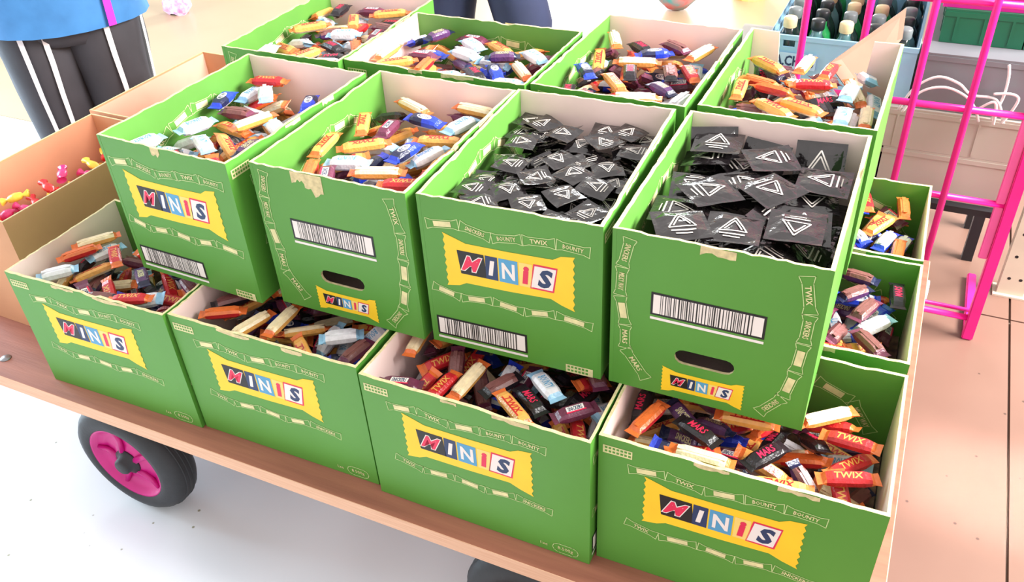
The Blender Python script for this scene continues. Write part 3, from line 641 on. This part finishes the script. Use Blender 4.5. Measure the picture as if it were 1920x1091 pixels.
crate('magenta_crate', 'magenta plastic crate on top of the green crates', 0.235, 0.478, 1.53, 1.90, 0.4585, 0.68, PURP, 0, closed=True)
bcr = crate('bottle_crate', 'pale blue bottle crate full of bottles behind the pink grid', -0.155, 0.205, 1.45, 1.92, 0.229, 0.376, BLUEC, 0, slots=True)
q = MB(); q.flat([(-.165, .062), (-.055, .062), (-.055, .104), (-.165, .104)], mat('crate_label', (176, 214, 240), .5), -.0071); q.text('A.CH.RS', -.11, .083, .028, NAVY, -.0075, maxw=.1, bold=.03); q.build('label_print', bcr, False).location = (0, -.235, 0)
crate('beige_crate', 'narrow grey beige crate under the bottle crate', -0.31, 0.094, 1.43, 1.92, 0.1185, 0.222, BEIGE, 0, 'grey beige crates', closed=True)
GLASS = mat('dark_bottle', (28, 46, 44), .15, var=.2); GLASS2 = mat('teal_bottle', (86, 132, 134), .2); GLASSG = mat('green_bottle', (40, 150, 80), .2)
CAPS = [mat('cap_black', (26, 32, 36), .4), mat('cap_cream', (226, 208, 160), .5), mat('cap_white', (206, 216, 216), .4), mat('cap_grey', (120, 130, 132), .4)]
BM = {}
for i, gm in enumerate((GLASS, GLASS2, GLASSG)):
    q = MB(); q.lathe([(.0, 0), (.029, 0), (.031, .006), (.031, .095), (.026, .115), (.014, .135), (.013, .155)], gm, 14); BM[i] = q.mesh('bottle', True)
CM = []
for i, cm in enumerate(CAPS): q = MB(); q.lathe([(.0165, .148), (.0175, .150), (.0175, .170), (.015, .174), (0, .1745)], cm, 14); CM.append(q.mesh('cap', True))
NB = {0: 'dark', 1: 'teal', 2: 'green'}; NC = ['black', 'cream', 'white', 'grey']
for i in range(5):
    for j in range(6):
        gi = int(rng.choice([0, 0, 0, 1, 2])); ci = int(rng.choice([0, 0, 1, 2, 3]))
        b_ = link('bottle', BM[gi], None, (-.115 + .070 * i, 1.495 + .075 * j, 0.2355), 0); link('cap', CM[ci], b_)
        tag(b_, f'{NB[gi]} glass bottle with {NC[ci]} cap standing in the pale blue crate', 'bottle', f'{NB[gi]} bottles with {NC[ci]} caps')
CABLE = mat('white_cable', (226, 224, 222), .4)
def cable(px, lab, r=.0035):
    q = MB(); P = [Vector(p) for p in px]; pts = []
    for i in range(len(P) - 1):
        p0, p1, p2, p3 = P[max(i - 1, 0)], P[i], P[i + 1], P[min(i + 2, len(P) - 1)]
        for k in range(6):
            t = k / 6; pts.append(0.5 * ((2 * p1) + (p2 - p0) * t + (2 * p0 - 5 * p1 + 4 * p2 - p3) * t * t + (3 * p1 - p0 - 3 * p2 + p3) * t ** 3))
    pts.append(P[-1]); q.tube(pts, r, CABLE, 6); tag(q.build('white_cable', smooth=True), lab, 'cable', 'white cables on the rack')
cable([(.19, 1.415, .228), (.215, 1.415, .29), (.26, 1.415, .325), (.31, 1.415, .315), (.345, 1.415, .29), (.40, 1.415, .285), (.43, 1.415, .228)], 'white cable hanging in a wide upper arc before the grey crate')
cable([(.20, 1.405, .228), (.23, 1.405, .285), (.28, 1.405, .305), (.33, 1.405, .29), (.36, 1.405, .26), (.375, 1.405, .228)], 'white cable hanging in a lower arc before the grey crate')
cable([(.335, 1.40, .228), (.365, 1.40, .262), (.395, 1.40, .285), (.405, 1.40, .26), (.408, 1.40, .228)], 'short white cable loop before the grey crate')
cable([(.405, 1.42, .372), (.412, 1.42, .34), (.413, 1.42, .29), (.402, 1.42, .228)], 'white cable hanging straight down before the grey crate')
cable([(.39, 1.412, .30), (.425, 1.412, .305), (.445, 1.412, .295), (.438, 1.412, .26), (.425, 1.412, .228)], 'white cable bent in a hook before the grey crate')
# torn flap of the rear wall of the carton with the broken wall
bpy.context.view_layer.update()
IU = (Matrix.Translation(ROOT['U3'].location) @ Matrix.Rotation(ROOT['U3'].rotation_euler.z, 4, 'Z')).inverted()
FLAP = [(.044, .962, .505), (.163, 1.08, .592), (.168, 1.08, .529), (.102, .962, .441)]
q = MB(); C8 = [Vector(p) for p in FLAP]; n_ = (C8[1] - C8[0]).cross(C8[3] - C8[0]).normalized() * .004
q.add([(IU @ p)[:] for p in C8] + [(IU @ (p + n_))[:] for p in C8], [(0, 1, 2, 3), (7, 6, 5, 4), (0, 4, 5, 1), (1, 5, 6, 2), (2, 6, 7, 3), (3, 7, 4, 0)], mat('worn_cardboard', (158, 118, 100), .8, var=.15))
q.build('torn_flap', ROOT['U3'], fix=True)
# low things under the rack
LB = mat('light_box', (206, 178, 160), .7)
q = MB(); q.box(0.27, 0.34, 1.62, 1.75, ZF + .0005, ZF + .12, LB, .004); tag(q.build('small_parcel'), 'small pale cardboard parcel on the floor under the rack', 'parcel')
q = MB(); q.rings([[(0.33 + x, 1.50 + .04 * math.cos(t), ZF + .03 + .028 * math.sin(t)) for t in np.linspace(0, 2 * PI, 11)[:-1]] for x in (-.09, -.06, 0, .05)], mat('clear_plastic', (186, 190, 190), .15)); tag(q.build('plastic_cup', smooth=True), 'crumpled clear plastic cup on the floor under the rack', 'cup')
# perforated shelf upright beside the cage
UPR = mat('beige_metal', (206, 196, 176), .5); shf = empty('shelf_upright', (0.60, 1.60, ZF)); tag(shf, 'beige perforated metal shelf upright standing beside the pink grid panel', 'shelf upright')
q = MB(); q.box(-.035, .035, 0, .004, .0005, 1.9, UPR); q.box(-.035, -.031, .004, .04, .0005, 1.9, UPR); q.box(.031, .035, .004, .04, .0005, 1.9, UPR); q.build('column', shf)
for k in range(24):
    q = MB()
    for sx in (-.015, .015): q.lathe([(0.0, -.0003), (.005, -.0003), (.005, .0005)], BLACK, 8, 'y', (sx, 0, .06 + k * .075))
    h_ = q.build('slot_hole', shf)
q = MB(); q.box(-.045, .045, -.012, .05, 0.0002, .006, UPR); q.build('foot_plate', shf)

# ------------------------------------------------------------------ people
SKIN = mat('skin', (214, 160, 132), .5, var=.05)
def person(name, label, loc, rz, shirt_rgb, tr_rgb, stripes, hem=0.80, baggy=1.0, stance=.10, magenta=False, hair=(50, 36, 30), crotch=.79):
    r = empty(name, loc, rz); tag(r, label, 'person')
    V, E, R = [], [], []
    def v(p, rad, par=None):
        V.append(p); R.append(rad); i = len(V) - 1
        if par is not None: E.append((par, i))
        return i
    pel = v((0, 0, .96), .12); sp = v((0, 0, 1.15), .115, pel); ch = v((0, 0, 1.34), .12, sp); nb = v((0, .005, 1.46), .06, ch); nk = v((0, 0, 1.52), .052, nb)
    hd = v((0, -.015, 1.60), .082, nk); h2 = v((0, -.012, 1.68), .078, hd); v((0, -.005, 1.735), .04, h2)
    for s in (-1, 1):
        hp = v((s * .09, 0, .90), .085, pel); kn = v((s * stance, -.01, .50), .058, hp); cf = v((s * stance, .015, .34), .052, kn); an = v((s * stance, .02, .09), .036, cf); v((s * (stance + .015), -.14, .035), .032, an)
        sh = v((s * .17, 0, 1.40), .062, ch); el = v((s * .235, .03, 1.13), .042, sh); wr = v((s * .20, -.17, 1.11), .027, el); pm = v((s * .19, -.235, 1.11), .028, wr)
        for k, (dx, ln) in enumerate(((-.027, .062), (-.009, .072), (.009, .068), (.027, .05))):
            a1 = v((s * .19, -.28, 1.11 + dx), .009, pm); a2 = v((s * .182, -.28 - ln * .55, 1.11 + dx), .0085, a1); v((s * .165, -.28 - ln, 1.108 + dx), .0075, a2)
        t1 = v((s * .17, -.245, 1.145), .011, pm); v((s * .155, -.285, 1.155), .009, t1)
    me = bpy.data.meshes.new('body'); me.from_pydata(V, E, []); me.materials.append(SKIN); o = link('body', me, r)
    o.modifiers.new('skin', 'SKIN'); 
    for i, sv in enumerate(me.skin_vertices[0].data): sv.radius = (R[i], R[i]); sv.use_root = (i == 0)
    ss = o.modifiers.new('sub', 'SUBSURF'); ss.levels = 1; ss.render_levels = 2
    for s in (-1, 1):
        q = MB(); q.lathe([(0, -.012), (.009, -.009), (.012, 0), (.009, .009), (0, .012)], WHITE, 10, 'y', (s * .03, -.088, 1.625)); q.lathe([(0, -.0135), (.005, -.0118), (.006, -.009)], BLACK, 8, 'y', (s * .03, -.088, 1.625)); q.build('eye', r, True)
        q = MB(); q.rings([[(s * (.082 + .006 * math.sin(a)), .0 + .016 * math.cos(t) * f, 1.615 + .03 * math.sin(t) * f) for t in np.linspace(0, 2 * PI, 9)[:-1]] for a, f in ((0, 1), (1.5, .8))], SKIN); q.build('ear', r, True)
        q = MB(); q.rings([[(s * (stance + .008) + w_ * math.cos(t), y_, .004 + max(0, h_ * (.5 + .5 * math.sin(t)))) for t in np.linspace(0, 2 * PI, 13)[:-1]] for y_, w_, h_ in ((.08, .03, .07), (.06, .042, .10), (0, .044, .10), (-.08, .05, .075), (-.15, .046, .06), (-.185, .025, .045))], mat('shoe', (40, 40, 44), .5)); q.build('shoe', r, True)
    q = MB(); q.tube([(0, -.094, 1.635), (0, -.108, 1.60), (0, -.098, 1.592)], [.006, .013, .01], SKIN, 8); q.build('nose', r, True)
    q = MB(); q.tube([(-.022, -.088, 1.565), (0, -.096, 1.563), (.022, -.088, 1.565)], [.003, .006, .003], mat('lips', (180, 96, 90), .5), 6); q.build('mouth', r, True)
    hm = mat('hair' + name + str(hair[0]), hair, .6, bump=.4); q = MB()
    q.rings([[(a * math.cos(t), .012 + a * 1.05 * math.sin(t) , z + .035 * (1 - math.sin(t)) / 2) for t in np.linspace(0, 2 * PI, 17)[:-1]] for z, a in ((1.60, .088), (1.65, .096), (1.70, .09), (1.745, .06), (1.765, .02))], hm); q.build('hair', r, True)
    # trousers
    tm = mat('trousers_%d_%d' % tr_rgb[:2], tr_rgb, .75, var=.18, scale=7, bump=.5, bscale=14); q = MB(); n = 20
    el = lambda cx, cy, z, a, b, wob=0.0: [(cx + a * math.cos(t) * (1 + wob * math.sin(3 * t + z * 20)), cy + b * math.sin(t) * (1 + wob * math.cos(4 * t + z * 17)), z) for t in np.linspace(0, 2 * PI, n + 1)[:-1]]
    q.rings([el(0, 0, 1.02, .165, .12), el(0, 0, .95, .18, .135), el(0, 0, .88, .19, .14), el(0, 0, crotch + .03, .188, .135), el(0, 0, crotch, .17, .12)], tm)
    LEG = [(.86, .092, .098 * min(1, baggy)), (.78, .06 + stance * .34, .102 * baggy), (.68, stance * .97, .098 * baggy), (.58, stance, .09 * baggy), (.48, stance, .082 * baggy), (.34, stance, .076 * baggy), (.2, stance, .07 * baggy), (.07, stance, .068 * baggy)]
    for s in (-1, 1): q.rings([el(s * c, .005, z, a, a * 1.08, .03) for z, c, a in LEG], tm)
    tr = q.build('trousers', r, True)
    for s, ang in stripes:
        q = MB(); P = []
        for z, c, a in LEG:
            for da in (-.06, .06):
                t = ang + da; k = 1.035 + .03; P.append((s * c + a * k * math.cos(t), .005 + a * 1.08 * k * math.sin(t), z))
        P2 = P + [(x * 1.0, y, z) for x, y, z in P]
        q.add(P, [(2 * i, 2 * i + 1, 2 * i + 3, 2 * i + 2) for i in range(len(LEG) - 1)], mat('white_piping', (228, 226, 232), .6)); q.build('stripe', tr)
    # shirt
    sm = mat('shirt_%d_%d' % shirt_rgb[:2], shirt_rgb, .8, scale=5, rgb2=tuple(min(255, int(x * 1.25 + 20)) for x in shirt_rgb), bump=.4, bscale=12); q = MB()
    q.rings([el(0, 0, hem, .24, .180, .02), el(0, 0, .90, .228, .170, .02), el(0, 0, 1.05, .195, .148), el(0, 0, 1.2, .185, .135), el(0, 0, 1.34, .195, .13), el(0, 0, 1.42, .16, .10), el(0, 0, 1.475, .075, .07)], sm)
    for s in (-1, 1): q.tube([(s * .13, 0, 1.41), (s * .185, .005, 1.36), (s * .215, .02, 1.25), (s * .23, .028, 1.16)], [.07, .075, .068, .066], sm, 14)
    so = q.build('shirt', r, True)
    if magenta:
        q = MB(); P = []
        for i in range(8):
            z = hem + .004 + i * .05; ang = -PI / 2 + .62 + .02 * i
            for da in (-.05, .05): a_ = float(np.interp(z, [hem, .9, 1.05, 1.2], [.249, .237, .204, .194])); P.append((a_ * math.cos(ang + da), a_ * .765 * math.sin(ang + da), z))
        q.add(P, [(2 * i, 2 * i + 1, 2 * i + 3, 2 * i + 2) for i in range(7)], mat('magenta_band', (226, 30, 200), .6)); q.build('shirt_band', so)
    return r
person('person', 'person in blue shirt and dark grey trousers with white stripes beside brown boxes', (-2.13, 0.93, ZF), 0.75, (40, 92, 142), (54, 52, 58), ((-1, -1.75), (-1, -1.25), (1, -1.35), (1, -.35)), hem=0.77, baggy=1.2, stance=.095, magenta=True, crotch=.72)
person('person', 'person in navy trousers standing behind the rear upper cartons', (-1.03, 1.52, ZF), 0.1, (200, 220, 215), (44, 52, 84), (), hem=0.90, stance=.13, baggy=.88, crotch=.85, hair=(90, 70, 50))

# ------------------------------------------------------------------ far bits on the floor
PK = mat('pink_pattern', (226, 120, 176), .7, scale=40, rgb2=(246, 226, 236)); q = MB()
q.rings([[(-3.70 + a * math.cos(t) * 1.2, 2.86 + a * math.sin(t), ZF + z + .01 * math.sin(3 * t)) for t in np.linspace(0, 2 * PI, 15)[:-1]] for z, a in ((.001, .05), (.03, .075), (.08, .07), (.12, .05), (.14, .02))], PK)
tag(q.build('cloth_bundle', smooth=True), 'small pink and white patterned cloth bundle on the pale floor', 'cloth')
BALLM = mat('multicolour', (40, 160, 160), .5, scale=14, rgb2=(220, 90, 90)); q = MB()
q.lathe([(0, 0.0005), (.06, .01), (.11, .06), (.12, .12), (.1, .18), (.05, .225), (0, .235)], BALLM, 20, 'z', (-1.02, 3.75, ZF)); tag(q.build('patterned_ball', smooth=True), 'teal and red patterned ball on the floor behind the cartons', 'ball')
q = MB(); q.lathe([(0, .0005), (.09, .0005), (.1, .1), (.11, .3), (0, .3)], mat('yellow_bin', (240, 214, 130), .5), 18, 'z', (-0.70, 4.05, ZF)); tag(q.build('yellow_bucket'), 'pale yellow bucket on the floor near the bottle crate', 'bucket')
